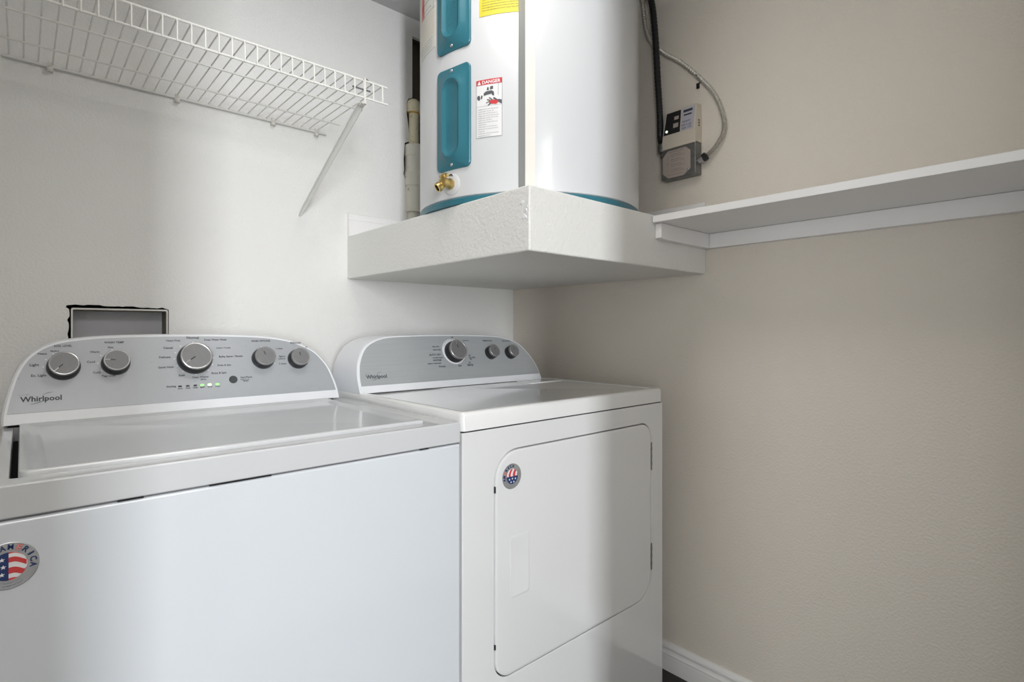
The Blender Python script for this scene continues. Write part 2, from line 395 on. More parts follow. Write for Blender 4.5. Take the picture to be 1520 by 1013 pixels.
# ================================================================ DRAIN PIPE in the wall chase
dp = thing('drain_pipe', (-.495, .012, 1.40), 'capped cream plastic drain pipe in the broken wall chase left of the water heater', 'pipe')
px_, py_ = -.488, -.004
b_ = B(); lathe(b_, [(.0235, 0), (.0245, .003), (.0245, .028), (.021, .040), (.012, .047), (.003, .049)], (px_-.001, py_, 1.872), (0, 0, 1), 24); obj('pipe_cap', b_, M['pvc'], dp, smooth=True)
b_ = B(); lathe(b_, [(.0195, 0), (.0195, .006)], (px_, py_, 1.8665), (0, 0, 1), 24); obj('primer_band', b_, M['glue'], dp, smooth=True)
b_ = B(); lathe(b_, [(.0180, 0), (.0180, .115)], (px_, py_, 1.755), (0, 0, 1), 24); obj('pipe', b_, M['pvc'], dp, smooth=True)
b_ = B(); lathe(b_, [(.034, 0), (.0355, .003), (.0355, .088), (.034, .0895), (.034, .093), (.037, .0945), (.037, .140), (.036, .1415), (.036, .144), (.034, .145), (.033, .20), (.0355, .202), (.0355, .240), (.032, .243), (.018, .2435)][::1], (px_+.004, py_+.004, 1.512), (0, 0, 1), 28); obj('coupling', b_, M['paintpipe'], dp, smooth=True)
b_ = B(); lathe(b_, [(.026, 0), (.028, .114)], (px_+.003, py_+.008, 1.3985), (0, 0, 1), 24); obj('pipe', b_, M['paintpipe'], dp, smooth=True)

# ================================================================ WATER HEATER
HX, HY, HR = -.432, -.547, .316
def hp(th, z, off=0.0):
    t = math.radians(th); r = HR+off
    return (HX + r*math.cos(t), HY + r*math.sin(t), z)
HZ = PZ1 + .0005
wh = thing('water_heater', (HX, HY, HZ), 'white lowboy electric water heater with teal covers standing on the platform', 'water heater')
b_ = B(); n = 144
prof = [(-.010, .0165), (-.002, .0175), (0, .0195), (0, .745), (-.003, .752), (-.012, .755)]
rings = []
for off, z in prof: rings.append([hp(360*k/n, HZ+z, off) for k in range(n)])
loft(b_, rings); obj('jacket', b_, M['heater'], wh, smooth=True)
b_ = B(); loft(b_, [[hp(360*k/96, HZ+z, off) for k in range(96)] for off, z in ((-.010, 0), (.002, .0), (.002, .013), (-.001, .0165), (-.012, .0165))]); obj('base_ring', b_, M['teal'], wh, smooth=True)
def hpatch(bm, t0, t1, z0, z1, off, thick=.0006, mi=0, nn=None):
    nn = nn or max(2, int((t1-t0)/2))
    A = [[hp(t0+(t1-t0)*k/nn, z, off) for k in range(nn+1)] for z in (z0, z1)]
    Bk = [[hp(t0+(t1-t0)*k/nn, z, off-thick) for k in range(nn+1)] for z in (z0, z1)]
    va = [[bm.verts.new(p) for p in r] for r in A]; vb = [[bm.verts.new(p) for p in r] for r in Bk]
    for k in range(nn):
        for q in ([va[0][k], va[0][k+1], va[1][k+1], va[1][k]], [vb[0][k+1], vb[0][k], vb[1][k], vb[1][k+1]], [vb[0][k], vb[0][k+1], va[0][k+1], va[0][k]], [va[1][k], va[1][k+1], vb[1][k+1], vb[1][k]]):
            bm.faces.new(q).material_index = mi
    bm.faces.new([vb[0][0], va[0][0], va[1][0], vb[1][0]]).material_index = mi; bm.faces.new([va[0][-1], vb[0][-1], vb[1][-1], va[1][-1]]).material_index = mi
# jacket seam: cream strip beside a grey tape
b_ = B(); hpatch(b_, -135.2, -130.9, HZ+.0195, HZ+.744, .0016, .0026); obj('seam_strip', b_, M['seam'], wh, smooth=True)
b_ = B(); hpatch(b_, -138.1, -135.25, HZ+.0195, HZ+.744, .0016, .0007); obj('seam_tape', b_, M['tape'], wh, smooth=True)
# access covers: curved plate with a stadium shaped dish
def cover(zb, zt):
    T0, T1 = 179.5, 200.0; tc = (T0+T1)/2; wv = (T1-T0)/2*PI/180*HR; H = (zt-zb)/2; zc = (zt+zb)/2
    def f(u, v, t): return hp(tc + math.degrees(u/HR), zc+v, t)
    b_ = B()
    def shape(su, sv, r, n=8): return rrect(-su, -sv, su, sv, r, n)
    # rings from outer edge to inner dish
    sw, sv = wv*.60, H*.80
    L = [(shape(wv, H, .014), .0005), (shape(wv, H, .014), .0045), (shape(wv-.002, H-.002, .012), .0062),
         (shape(sw+.008, sv+.008, sw+.0079), .0066), (shape(sw, sv, sw-.0001), .0125), (shape(sw-.006, sv-.006, sw-.0061), .0135),
         (shape(sw-.014, sv-.014, sw-.0141), .0075), (shape(sw-.016, sv-.016, sw-.0161), .0065)]
    loft(b_, [[f(u, v, t) for u, v in s_] for s_, t in L])
    o = obj('access_cover', b_, M['teal'], wh, smooth=True)
    # screws
    for v in (H*.915, -H*.915):
        b_ = B(); p = f(0, v, .006); ax = Vector(f(0, v, 1))-Vector(f(0, v, 0)); lathe(b_, [(.0042, 0), (.0042, .001), (.0028, .0026), (.001, .003)], p, ax, 14); obj('screw', b_, M['knobring'], o, smooth=True)
    # moulded warning lines
    b_ = B(); g = lambda u, v: f(u, v, .0072)
    for i, w_ in enumerate(['WARNING', 'SHOCK HAZARD', 'DISCONNECT', 'ALL POWER', 'BEFORE', 'REMOVING', 'THIS COVER', 'REPLACE', 'COVER']):
        text(b_, w_, g, 0, -.012 - i*.0072, height=.0038, width=min(.032, .0038*len(w_)), align='c')
    obj('moulded_lettering', b_, M['teald'], o, recalc=False)
    return o
cover(1.487, 1.742); cover(1.783, 2.04)
# DANGER label
lb0, lb1 = -157.3, -145.2; lz0, lz1 = 1.551, 1.690
b_ = B(); hpatch(b_, lb0, lb1, lz0, lz1, .0008, .0006); dl = obj('danger_label', b_, M['paper'], wh)
arc = math.radians(lb1-lb0)*HR
fl = lambda u, v, o=.0013: hp(lb0 + math.degrees(u/HR), lz0+v, o)
b_ = B(); hh = lz1-lz0
for (u0, v0, u1, v1) in ((0, 0, .0006, hh), (arc-.0006, 0, arc, hh), (0, 0, arc, .0006), (arc-.010, .098, arc-.0094, hh-.012), (.0, .075, arc, .0754)):
    for k in range(6): quad(b_, u0+(u1-u0)*k/6, v0, u0+(u1-u0)*(k+1)/6, v1, fl, 0)
vy = .070
for i, w_ in enumerate([.9, .72, .86, .93, .9, .62, .88, .4, .85, .9, .3, .92, .55]):
    text(b_, 'scalding water can burn skin turn power off'[:int(40*w_)], fl, .004, vy-i*.0053-.003, width=arc*.88*w_, height=.0022)
# faucet silhouette
flatpoly(b_, [(.004, .092), (.009, .090), (.011, .096), (.009, .102), (.004, .102), (.002, .097)], fl)
flatpoly(b_, [(.012, .093), (.016, .094), (.017, .101), (.013, .102)], fl)
flatpoly(b_, [(.020, .100), (.026, .101), (.040, .103), (.043, .098), (.047, .098), (.046, .107), (.040, .111), (.026, .110), (.020, .106)], fl)
flatpoly(b_, [(.028, .113), (.033, .112), (.033, .119), (.029, .120)], fl); flatpoly(b_, [(.036, .113), (.044, .114), (.044, .121), (.037, .121)], fl)
obj('label_print', b_, M['printg'], dl, recalc=False)
b_ = B()
for k in range(6): quad(b_, arc*k/6, hh-.0125, arc*(k+1)/6, hh, fl, 0)
fh = lambda u, v: fl(u, v, .0016)
flatpoly(b_, [(.036, .079), (.052, .077), (.058, .082), (.052, .087), (.040, .088), (.033, .084)], fh)
obj('red_print', b_, M['red'], dl, recalc=False)
b_ = B()
for q in ([(.036, .084), (.026, .081), (.026, .083), (.036, .086)], [(.036, .086), (.028, .089), (.029, .091), (.038, .088)], [(.040, .088), (.033, .094), (.035, .095), (.044, .088)], [(.036, .081), (.030, .076), (.032, .075), (.040, .079)], [(.058, .086), (.046, .094), (.044, .091), (.053, .084)], [(.053, .084), (.0658, .076), (.0658, .086), (.058, .088)]): flatpoly(b_, q, fh)
obj('label_print', b_, M['printg'], dl, recalc=False)
b_ = B(); text(b_, 'DANGER', fh, .016, hh-.0105, width=arc-.020, height=.0078, bold=.0003)
flatpoly(b_, [(.0035, hh-.0112), (.0125, hh-.0112), (.008, hh-.0015)], fh)
obj('white_print', b_, M['white'], dl, recalc=False)
# yellow energy label
b_ = B(); hpatch(b_, -155.9, -135.3, 1.843, 2.02, .0009, .0007); el = obj('energy_label', b_, M['yellow'], wh)
fe = lambda u, v: hp(-155.9 + math.degrees(u/HR), 1.843+v, .0014)
b_ = B()
for i, s_ in enumerate(['Your cost will depend on your utility rates and use', 'Cost range based only on models of similar capacity', 'Estimated operating cost based on national average', 'electricity cost per kilowatt hour for water heaters', 'visit the energy site for more information']):
    text(b_, s_, fe, .008, .012+i*.0062, width=.098, height=.0026)
text(b_, 'EnergyGuide', fe, .010, .120, width=.09, bold=.0005); text(b_, '4622 kWh', fe, .030, .060, width=.06, bold=.0008)
obj('label_print', b_, M['print'], el, recalc=False)
# tall warning label at the far left
b_ = B(); hpatch(b_, 152, 176.5, 1.822, 2.10, .0008, .0006); wl = obj('warning_label', b_, M['paperc'], wh)
fw = lambda u, v: hp(152 + math.degrees(u/HR), 1.822+v, .0014); aw = math.radians(24.5)*HR
b_ = B()
for k in range(8): quad(b_, aw*k/8, .104, aw*(k+1)/8, .1048, fw)
quad(b_, aw*.93, .105, aw*.935, .27, fw)
for i in range(4): text(b_, 'hydrogen gas can be produced in hot water'[:38-i*3], fw, .02, .006+i*.0075, width=aw*.75, height=.003)
for i in range(6): text(b_, 'read the manual before installing', fw, .045, .115+i*.02, width=aw*.5, height=.004)
obj('label_print', b_, M['printg'], wl, recalc=False)
b_ = B()
for i in range(7): text(b_, 'do not store flammable vapors near heater', fw, .02, .040+i*.0085, width=aw*.8, height=.0042)
obj('orange_print', b_, M['orange'], wl, recalc=False)
b_ = B()
for i in range(4): flatpoly(b_, [(aw*.34, .118+i*.045), (aw*.44, .128+i*.045), (aw*.44, .150+i*.045), (aw*.34, .140+i*.045)], fw)
obj('red_print', b_, M['red'], wl, recalc=False)
b_ = B(); quad(b_, aw*.30, .106, aw*.48, .27, lambda u, v: hp(152 + math.degrees(u/HR), 1.822+v, .0012)); obj('pink_print', b_, M['redl'], wl, recalc=False)
# drain valve
vt = -171.0; vz = 1.4505; vo = Vector(hp(vt, vz)); va = Vector((math.cos(math.radians(vt)), math.sin(math.radians(vt)), 0))
ve = thing  # (alias kept short)
b_ = B(); lathe(b_, [(.0265, 0), (.0265, .002), (.022, .0045), (.016, .005)], vo-va*.001, va, 36); esc = obj('escutcheon', b_, M['heater'], wh, smooth=True)
b_ = B(); box(b_, (-.003, -.003, -.0005), (.003, .003, .0005)); b_.free()
b_ = B(); c0 = vo + Vector((0, 0, .0235)) + va*.001; s_, u_ = frame_of(va)
flatpoly(b_, [(-.008, -.003), (-.004, .001), (.002, .002), (.006, -.001), (.008, -.006), (.003, -.002), (-.003, -.002)], lambda u, v: tuple(c0 - s_*u + Vector((0, 0, v)) + va*.004)); obj('overheat_hole', b_, M['dark'], wh, recalc=False)
side = Vector((-va.y, va.x, 0)) # tangent
b_ = B(); lathe(b_, [(.0125, .003), (.0135, .005), (.0135, .012), (.0115, .016), (.0115, .026), (.013, .030), (.013, .034), (.009, .037)], vo, va, 28); dv = obj('drain_valve', b_, M['brass'], wh, smooth=True)
sp = vo + va*.022; sd = (va*.55 + Vector((0, 0, -.42)) + side*(-.25)).normalized()
b_ = B(); lathe(b_, [(.009, 0), (.0095, .014), (.0118, .018), (.0118, .027), (.0085, .0272), (.0085, .020)], sp, sd, 24, cap=(True, True)); obj('spout', b_, M['brass'], dv, smooth=True)
b_ = B(); lathe(b_, [(.0082, 0), (.0082, .0003)], sp+sd*.0215, sd, 20); obj('spout_bore', b_, M['brassd'], dv)
hd = (Vector((0, 0, .85)) + va*.42).normalized()
b_ = B(); lathe(b_, [(.0045, 0), (.0045, .016)], vo+va*.020, hd, 14); tube(b_, [vo+va*.020+hd*.017-side*.013, vo+va*.020+hd*.019, vo+va*.020+hd*.017+side*.013], [.0045, .0055, .0045], 10)
lathe(b_, [(.009, 0), (.010, .002), (.010, .007), (.006, .010)], vo+va*.020+hd*.013, hd, 10); obj('valve_handle', b_, M['brass'], dv, smooth=True)
# side hose-end outline disc under the spout is part of the jacket knock-out
# ================================================================ MACHINES
def knob(par, F, u, v, r, h, ang, skirt=1.12, dial=None):
    """F(u,v,t)->world; black skirt, metal cap, bright ring, pointer"""
    o = Vector(F(u, v, .0012)); ax = Vector(F(u, v, 1))-Vector(F(u, v, 0))
    b_ = B()
    lathe(b_, [(r*skirt, 0), (r*skirt, h*.25), (r*1.03, h*.62), (r*1.0, h*.70)], o, ax, 40, cap=(False, False))
    lathe(b_, [(r*1.0, h*.70), (r*1.0, h*.97), (r*.96, h*1.0), (r*.90, h*1.0), (r*.87, h*.97), (r*.4, h*.975), (r*.02, h*.975)], o, ax, 40, mi=[1, 2, 2, 2, 1, 1], cap=(False, True))
    f2 = lambda p, q: F(u+p, v+q, .0012+h*.99)
    ca, sa = math.cos(ang), math.sin(ang); w_ = r*.035
    for f0, f1, mi in ((.12, .50, 0), (.5, .90, 2)):
        p = [(f0*r*ca - w_*sa, f0*r*sa + w_*ca), (f0*r*ca + w_*sa, f0*r*sa - w_*ca), (f1*r*ca + w_*sa, f1*r*sa - w_*ca), (f1*r*ca - w_*sa, f1*r*sa + w_*ca)]
        flatpoly(b_, p, f2, mi)
    k = obj('knob', b_, [M['black'], M['knob'], M['knobring']], par, smooth=True, recalc=False)
    return k
def smooth_outline(p, n=5):
    # catmull through points, open; last edge is straight bottom
    q = spline([(a, b, 0) for a, b in p], n); return [(v.x, v.y) for v in q]
def sticker(par, F, cx, cy, r, rot):
    ca, sa = math.cos(rot), math.sin(rot)
    R = lambda u, v: (cx + u*ca - v*sa, cy + u*sa + v*ca)
    b_ = B(); p0 = Vector(F(cx, cy, .0002)); ax = Vector(F(cx, cy, 1))-Vector(F(cx, cy, 0)); lathe(b_, [(r, 0), (r, .0006), (r*.97, .0009)], p0, ax, 56); st = obj('sticker', b_, M['silver'], par)
    g = lambda u, v, t=.0020: F(*R(u, v), t)
    b_ = B()
    for i, ch in enumerate('AMERICA'):
        a = math.radians(104 - i*18.6 - (2 if i > 1 else 0)); rr = r*.70
        h_ = r*.22
        f = lambda u, v, a=a, rr=rr: g((rr+v)*math.cos(a) + u*math.sin(a), (rr+v)*math.sin(a) - u*math.cos(a))
        text(b_, ch, f, 0, 0, height=h_, width=(r*.07 if ch == 'I' else r*.19), align='c', bold=r*.018, mi=1 if i == 2 else 0)
    for k, (rr, nm) in enumerate(((.74, 'world headquarters'), (.86, 'proudly assembled here'))):
        for i, ch in enumerate(nm):
            if ch == ' ': continue
            a = math.radians(232 + i*(72/len(nm)))
            f = lambda u, v, a=a, rr=rr: g((r*rr-v)*math.cos(a) - u*math.sin(a), (r*rr-v)*math.sin(a) + u*math.cos(a))
            text(b_, ch, f, 0, 0, height=r*.045, align='c', mi=0)
    obj('lettering', b_, [M['navy'], M['redl']], st, recalc=False)
    # flag
    b_ = B(); r2 = r*.60; g2 = lambda u, v: g(u, v, .0022)
    flatpoly(b_, [(r2*math.cos(2*PI*k/40), r2*math.sin(2*PI*k/40)) for k in range(40)], lambda u, v: g(u, v, .0015), 0)
    left = [(r2*math.cos(math.radians(a)), r2*math.sin(math.radians(a))) for a in range(90, 271, 6)]
    flatpoly(b_, left, g2, 1)
    def stripe(y0, y1):
        top = []; bot = []
        for k in range(9):
            x = r2*.96*k/8; w_ = -.30*r2*(k/8)**2 + .05*r2*math.sin(k*.6)
            for y, lst in ((y0, bot), (y1, top)):
                yy = y*r2 + w_; m_ = math.sqrt(max(0, r2*r2 - x*x)); lst.append((x, max(-m_, min(m_, yy))))
        for k in range(8):
            if abs(top[k][1]-bot[k][1]) + abs(top[k+1][1]-bot[k+1][1]) > 1e-5:
                flatpoly(b_, [bot[k], bot[k+1], top[k+1], top[k]], g2, 2)
    stripe(.88, 1.02); stripe(.25, .60); stripe(-.55, -.12); stripe(-1.1, -.86)
    for sx, sy in ((-.28, 0), (-.35, .52), (-.35, -.52), (-.72, .25), (-.72, -.25)):
        flatpoly(b_, [(sx*r2 + r2*(.17 if k % 2 == 0 else .07)*math.cos(PI/2+k*PI/5), sy*r2 + r2*(.17 if k % 2 == 0 else .07)*math.sin(PI/2+k*PI/5)) for k in range(10)], lambda u, v: g(u, v, .0028), 0)
    obj('flag_emblem', b_, [M['white'], M['navy'], M['red']], st, recalc=False)
    return st
def ell(bm, f, cu, cv, ru, rv, w_, a0, a1, rot=0, n=24, mi=0):
    """stroked elliptical arc with tapering ends"""
    ca, sa = math.cos(rot), math.sin(rot); prev = None
    for k in range(n+1):
        t = k/n; a = math.radians(a0 + (a1-a0)*t); ww = w_*(math.sin(PI*t)*.85+.15)
        p = [(cu + (ru+s_)*math.cos(a)*ca - (rv+s_)*math.sin(a)*sa, cv + (ru+s_)*math.cos(a)*sa + (rv+s_)*math.sin(a)*ca) for s_ in (-ww, ww)]
        if prev: flatpoly(bm, [prev[0], prev[1], p[1], p[0]], f, mi)
        prev = p
def logo(par, f, u, v, w):
    b_ = B(); text(b_, 'Whirlpool', f, u, v, width=w, bold=w*.006); obj('logo_lettering', b_, M['print'], par, recalc=False)
    b_ = B()
    ell(b_, f, u+w*.52, v+w*.085, w*.36, w*.085, w*.010, 195, 300, rot=.45)
    ell(b_, f, u+w*.50, v+w*.10, w*.36, w*.085, w*.008, 20, 80, rot=.45)
    for i in range(5): text(b_, 'ESTATE'[i], f, u-w*.03+i*w*.055, v+w*.20+i*w*.004, height=w*.035)
    obj('logo_swoosh', b_, M['printg'], par, recalc=False)

# ---------------------------------------------------------------- WASHER
wx0, wx1, wy0, wy1 = -1.573, -.8665, -.797, -.115
ws_ = washer = thing('washer', ((wx0+wx1)/2, (wy0+wy1)/2, 0), 'white top-load washing machine with silver control console, left of the dryer', 'washing machine')
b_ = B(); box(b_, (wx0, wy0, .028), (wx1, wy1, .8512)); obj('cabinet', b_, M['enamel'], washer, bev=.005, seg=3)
b_ = B(); box(b_, (wx0+.002, wy0+.002, .8512), (wx1-.002, wy1-.002, .8530)); obj('seam_gap', b_, M['gapgrey'], washer)
for fx in (wx0+.06, wx1-.06):
    for fy in (wy0+.06, wy1-.06):
        b_ = B(); lathe(b_, [(.02, 0), (.02, .012), (.010, .014), (.010, .028)], (fx, fy, .0), (0, 0, 1), 16); obj('leg', b_, M['black'], washer)
# a few seam clips: short dark openings in the crease
for sx0, sx1 in ((-1.448, -1.418), (-1.335, -1.245), (-.965, -.945)):
    b_ = B(); box(b_, (sx0, wy0-.0003, .8512), (sx1, wy0+.004, .8532)); obj('seam_slot', b_, M['dark'], washer)
lx0, lx1, ly0, ly1 = -1.549, -.927, -.757, -.262
b_ = B(); f = lambda u, v, t: (u, v, t)
plate(b_, [(wx0, wy0), (wx1, wy0), (wx1, wy1), (wx0, wy1)], [rrect(lx0-.008, ly0-.0015, lx1+.0015, ly1+.002, .006, 3)], f, .8530, .8955)
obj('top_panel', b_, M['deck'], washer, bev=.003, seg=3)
b_ = B(); box(b_, (lx0-.02, ly0-.01, .856), (lx1+.01, ly1+.01, .868)); obj('tub_well', b_, M['dark'], washer)
b_ = B()
L = [(0, .870), (0, .898), (.0015, .9015), (.004, .9025), (.011, .9020), (.020, .8985), (.030, .8972)]
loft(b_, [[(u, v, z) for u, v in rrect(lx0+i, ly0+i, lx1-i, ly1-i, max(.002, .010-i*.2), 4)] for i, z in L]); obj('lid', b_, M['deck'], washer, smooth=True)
for hx in (lx0+.05, lx1-.05):
    pass

def console(par, y0, z0, y1, z1, xc, yb, outline, inset, fb, face):
    v = Vector((0, y1-y0, z1-z0)).normalized(); n = Vector((1, 0, 0)).cross(v); o = Vector((xc, y0, z0))
    F = lambda u, w, t: tuple(o + Vector((1, 0, 0))*u + v*w + n*t)
    out = smooth_outline(outline)
    b_ = B()
    cx = sum(p[0] for p in out)/len(out)
    def ins(p, d):  # inset towards the centre
        n_ = len(p); res = []
        for i in range(n_):
            a = Vector(p[i-1] if i else (p[0][0], p[0][1]-.01)); c_ = Vector(p[(i+1)] if i < n_-1 else (p[-1][0], p[-1][1]-.01)); t_ = (c_-a).normalized()
            res.append((p[i][0] + t_.y*d, p[i][1] - t_.x*d))
        return res
    front = [F(u, w, 0) for u, w in ins(out, .0035)]
    mid = [F(u, w, -.003) for u, w in out]
    mid2 = [(p[0], p[1]+.006, p[2]) for p in mid]
    back = [(p[0], yb, p[2]) for p in mid]
    loft(b_, [front, mid, mid2, back])
    c_ = obj('console', b_, M['rim'], par, smooth=True)
    # metallic face plate
    inn = [q for q in ins(out, inset) if q[1] > fb]
    inn = [(inn[0][0], fb)] + inn + [(inn[-1][0], fb)]
    b_ = B(); loft(b_, [[F(u, w, .0003) for u, w in inn], [F(u, w, .0012) for u, w in inn]]); obj('face_plate', b_, face, c_)
    # gap line below the console
    return c_, F
WO = [(-.3535, -.001), (-.3537, .0140), (-.3506, .0380), (-.3440, .0711), (-.3343, .1062), (-.3201, .1358), (-.3002, .1573), (-.2787, .1701), (-.2555, .1777), (-.2282, .1821), (-.1879, .1862), (-.1241, .1886), (-.0502, .1896), (.0278, .1892), (.1146, .1862), (.1757, .1800), (.2228, .1690), (.2643, .1500), (.2896, .1290), (.3126, .0933), (.3241, .0563), (.3300, .0233), (.3310, -.001)]
con, WF = console(washer, -.27, .902, -.20, 1.0775, -1.2205, -.125, WO, .0075, .0215, M['face_w'])
b_ = B(); box(b_, (-1.565, -.262, .8955), (-.905, -.13, .9020)); obj('console_gap', b_, M['dark'], washer)
for (u, v, r, an) in ((-.2584, .1205, .0262, math.radians(225)), (-.1691, .1247, .0245, math.radians(175)), (-.0145, .1293, .0345, math.radians(215)), (.1414, .1245, .0255, math.radians(105)), (.2306, .1198, .0245, math.radians(100))):
    knob(con, WF, u, v-.006, r*.97, .026, an)
b_ = B(); p0 = Vector(WF(.0656, .0667, .0012)); ax = Vector(WF(0, 0, 1))-Vector(WF(0, 0, 0)); lathe(b_, [(.0095, 0), (.0095, .0015), (.0085, .0022), (.002, .0018)], p0, ax, 28); obj('start_button', b_, M['btn'], con, smooth=True)
wt = lambda u, v: WF(u, v, .0016)
for i, u in enumerate((-.0496, -.0338, -.0183, -.0036, .0124, .0293)):
    b_ = B(); w_, h_ = (.0075, .0040)
    loft(b_, [[WF(u+a, .0572+c, t) for a, c in rrect(-w_/2, -h_/2, w_/2, h_/2, .0015, 3)] for t in (.0012, .0020)])
    lo = obj('indicator_light', b_, M['btn'] if i < 3 else (M['ledb'] if i == 4 else M['led']), con)
    if i >= 3: lo['label'] = 'lit green indicator light'
logo(con, wt, -.3265, .0440, .0640)
b_ = B()
def T(s, u, v, w, al='l', mi=0): text(b_, s, wt, u, v, width=w, align=al, bold=.00025, mi=mi)
T('SOIL LEVEL', -.2734, .1600, .0299); T('WASH TEMP', -.1880, .1665, .0365); T('Normal', -.0271, .1755, .0262); T('RINSE OPTIONS', .1195, .1655, .0460); T('PRESOAK', .2173, .1585, .0291); T('Start/Pause', .0829, .0692, .0271)
T('Heavy', -.2990, .1435, .0145); T('Light', -.3120, .1190, .0145); T('Ex. Light', -.3099, .0960, .0240); T('Medium', -.2790, .1495, .0140)
T('Hot', -.1817, .1550, .0097); T('Warm', -.2135, .1450, .0165); T('Cool', -.2193, .1220, .0139); T('Cold', -.2096, .0975, .0128); T('Tap Cold', -.1947, .0888, .0237)
T('Heavy Duty', -.0700, .1695, .0292); T('Deep Water Wash', .0103, .1705, .0501); T('Casual', -.0770, .1510, .0191); T('Delicate', -.0867, .1280, .0228); T('Quick Wash', -.0900, .1035, .0309); T('Soak', -.0506, .0820, .0139)
T('Clean Washer', -.0230, .0755, .0357); T('affresh', -.0060, .0700, .0120); T('Rinse & Spin', .0190, .0835, .0330); T('Drain & Spin', .0342, .1034, .0300); T('Bulky Items / Sheets', .0392, .1255, .0544); T('Colors / Towels', .0350, .1490, .0323)
T('Sensing', -.0766, .0563, .0188); T('1 rinse', .1780, .1435, .0164); T('fabric', .1827, .1210, .0160); T('softener', .1800, .1150, .0190); T('2 rinses', .1800, .1010, .0190); T('on', .2560, .1470, .0060)
for i, u in enumerate((-.0496, -.0338, -.0183, -.0036, .0124, .0293)): T(['sense', 'wash', 'rinse', 'spin', 'done', 'locked'][i], u, .0505, .0100, 'c')
T('hold 3 s to', .0829, .0640, .0200); T('drain', .0880, .0600, .0120)
obj('printed_lettering', b_, M['print'], con, recalc=False)
b_ = B()
for (cu, cv, R_, angs) in ((-.2584, .1165, .0325, (120, 150, 180, 210)), (-.1691, .1207, .0315, (100, 145, 180, 215, 245)), (-.0145, .1253, .0420, (90, 130, 158, 180, 205, 230, 270, 310, 335, 0, 28, 55)), (.1414, .1205, .0320, (90, 30, 0, 330)), (.2306, .1158, .0300, (90, 40))):
    for a in angs:
        a = math.radians(a); flatpoly(b_, [(cu + R_*math.cos(a) + .0012*math.cos(k*PI/3), cv + R_*math.sin(a)*.98 + .0012*math.sin(k*PI/3)) for k in range(6)], wt)
obj('printed_dots', b_, M['white'], con, recalc=False)
FW = lambda u, v, t: (u, wy0 - t, v)
sticker(washer, FW, -1.5575, .7957, .0290, 0)['label'] = 'round silver sticker with a red, white and blue flag'

# ---------------------------------------------------------------- DRYER
dx0, dx1, dy0, dy1 = -.8605, -.1141, -.7946, -.115
dryer = thing('dryer', ((dx0+dx1)/2, (dy0+dy1)/2, 0), 'white front-load clothes dryer with silver console, between washer and right wall', 'dryer')
door = rrect(-.7705, .312, -.1745, .8155, (.045, .068, .046, .066), 10)
b_ = B(); box(b_, (dx0, dy0+.014, .022), (dx1, dy1, .8705)); obj('cabinet', b_, M['enamel_d'], dryer, bev=.008, seg=3)
gap = rrect(-.7705-.0028, .312-.0028, -.1745+.0028, .8155+.0028, (.048, .071, .049, .069), 10)
b_ = B(); plate(b_, [(dx0, .022), (dx1, .022), (dx1, .8705), (dx0, .8705)], [gap], FWd := (lambda u, v, t: (u, dy0 - t, v)), -.0138, 0); obj('front_panel', b_, M['enamel_d'], dryer, bev=.0022, seg=3)
b_ = B(); box(b_, (-.79, dy0+.0125, .30), (-.16, dy0+.0137, .83)); obj('door_gap', b_, M['dark'], dryer)
b_ = B()
def inset_door(i): return rrect(-.7705+i, .312+i, -.1745-i, .8155-i, (.045-i, .068-i, .046-i, .066-i), 10)
loft(b_, [[FWd(u, v, t) for u, v in inset_door(i)] for i, t in ((0, -.0120), (0, -.0015), (.0008, .0004), (.0025, .0012), (.008, .0014))])
dd = obj('door', b_, M['enamel_d'], dryer, smooth=True)
b_ = B(); go = rrect(-.7290, .481, -.6675, .6235, .008, 4); gi = rrect(-.7265, .4845, -.6700, .6185, .006, 4); gj = rrect(-.7235, .488, -.6730, .6130, .006, 4)
loft(b_, [[FWd(u, v, t) for u, v in q] for q, t in ((go, .0012), (gi, .0024), (gj, .0018))]); obj('door_grip', b_, M['enamel_d'], dd, smooth=True)
for z0, z1 in ((.680, .757), (.389, .462)):
    b_ = B(); box(b_, (-.1785, dy0-.0020, z0), (-.1712, dy0+.008, z1)); tube(b_, [(-.1748, dy0-.001, z0-.002), (-.1748, dy0-.001, z1+.002)], .0028, 10)
    for k in range(3): box(b_, (-.1790, dy0-.0026, z0+.012+k*.022), (-.1708, dy0-.001, z0+.020+k*.022))
    obj('hinge', b_, M['hinge'], dryer, smooth=True)
for z0, z1 in ((.728, .742), (.383, .394)):
    b_ = B(); box(b_, (-.7722, dy0-.0010, z0), (-.7690, dy0+.004, z1)); obj('door_bumper', b_, M['btn'], dd)
sticker(dd, lambda u, v, t: FWd(u, v, t+.0014), -.7232, .7575, .0285, math.radians(90))['label'] = 'round silver sticker with its flag turned sideways'
b_ = B(); box(b_, (dx0+.005, dy0+.004, .8705), (dx1-.005, dy1-.006, .8735)); obj('seam_gap', b_, M['dark'], dryer)
b_ = B()
L = [(0, .8735), (0, .905), (.0015, .9100), (.005, .9132), (.010, .9139), (.020, .9138), (.024, .9115), (.030, .9108)]
loft(b_, [[(u, v, z) for u, v in rrect(dx0+i, dy0+i, dx1-i, dy1-i, max(.003, .012-i*.3), 4)] for i, z in L]); obj('top_panel', b_, M['deck_d'], dryer, smooth=True)
b_ = B(); loft(b_, [[(u, v, z) for u, v in rrect(-.300+i, -.420+i, -.150-i, -.345-i, .006, 4)] for i, z in ((0, .9105), (0, .9135), (.002, .9145), (.006, .9145))]); obj('lint_screen_lid', b_, M['deck_d'], dryer, smooth=True)
for fx in (dx0+.06, dx1-.06):
    for fy in (dy0+.07, dy1-.06):
        b_ = B(); lathe(b_, [(.018, 0), (.018, .010), (.009, .012), (.009, .022)], (fx, fy, .0), (0, 0, 1), 16); obj('leg', b_, M['black'], dryer)
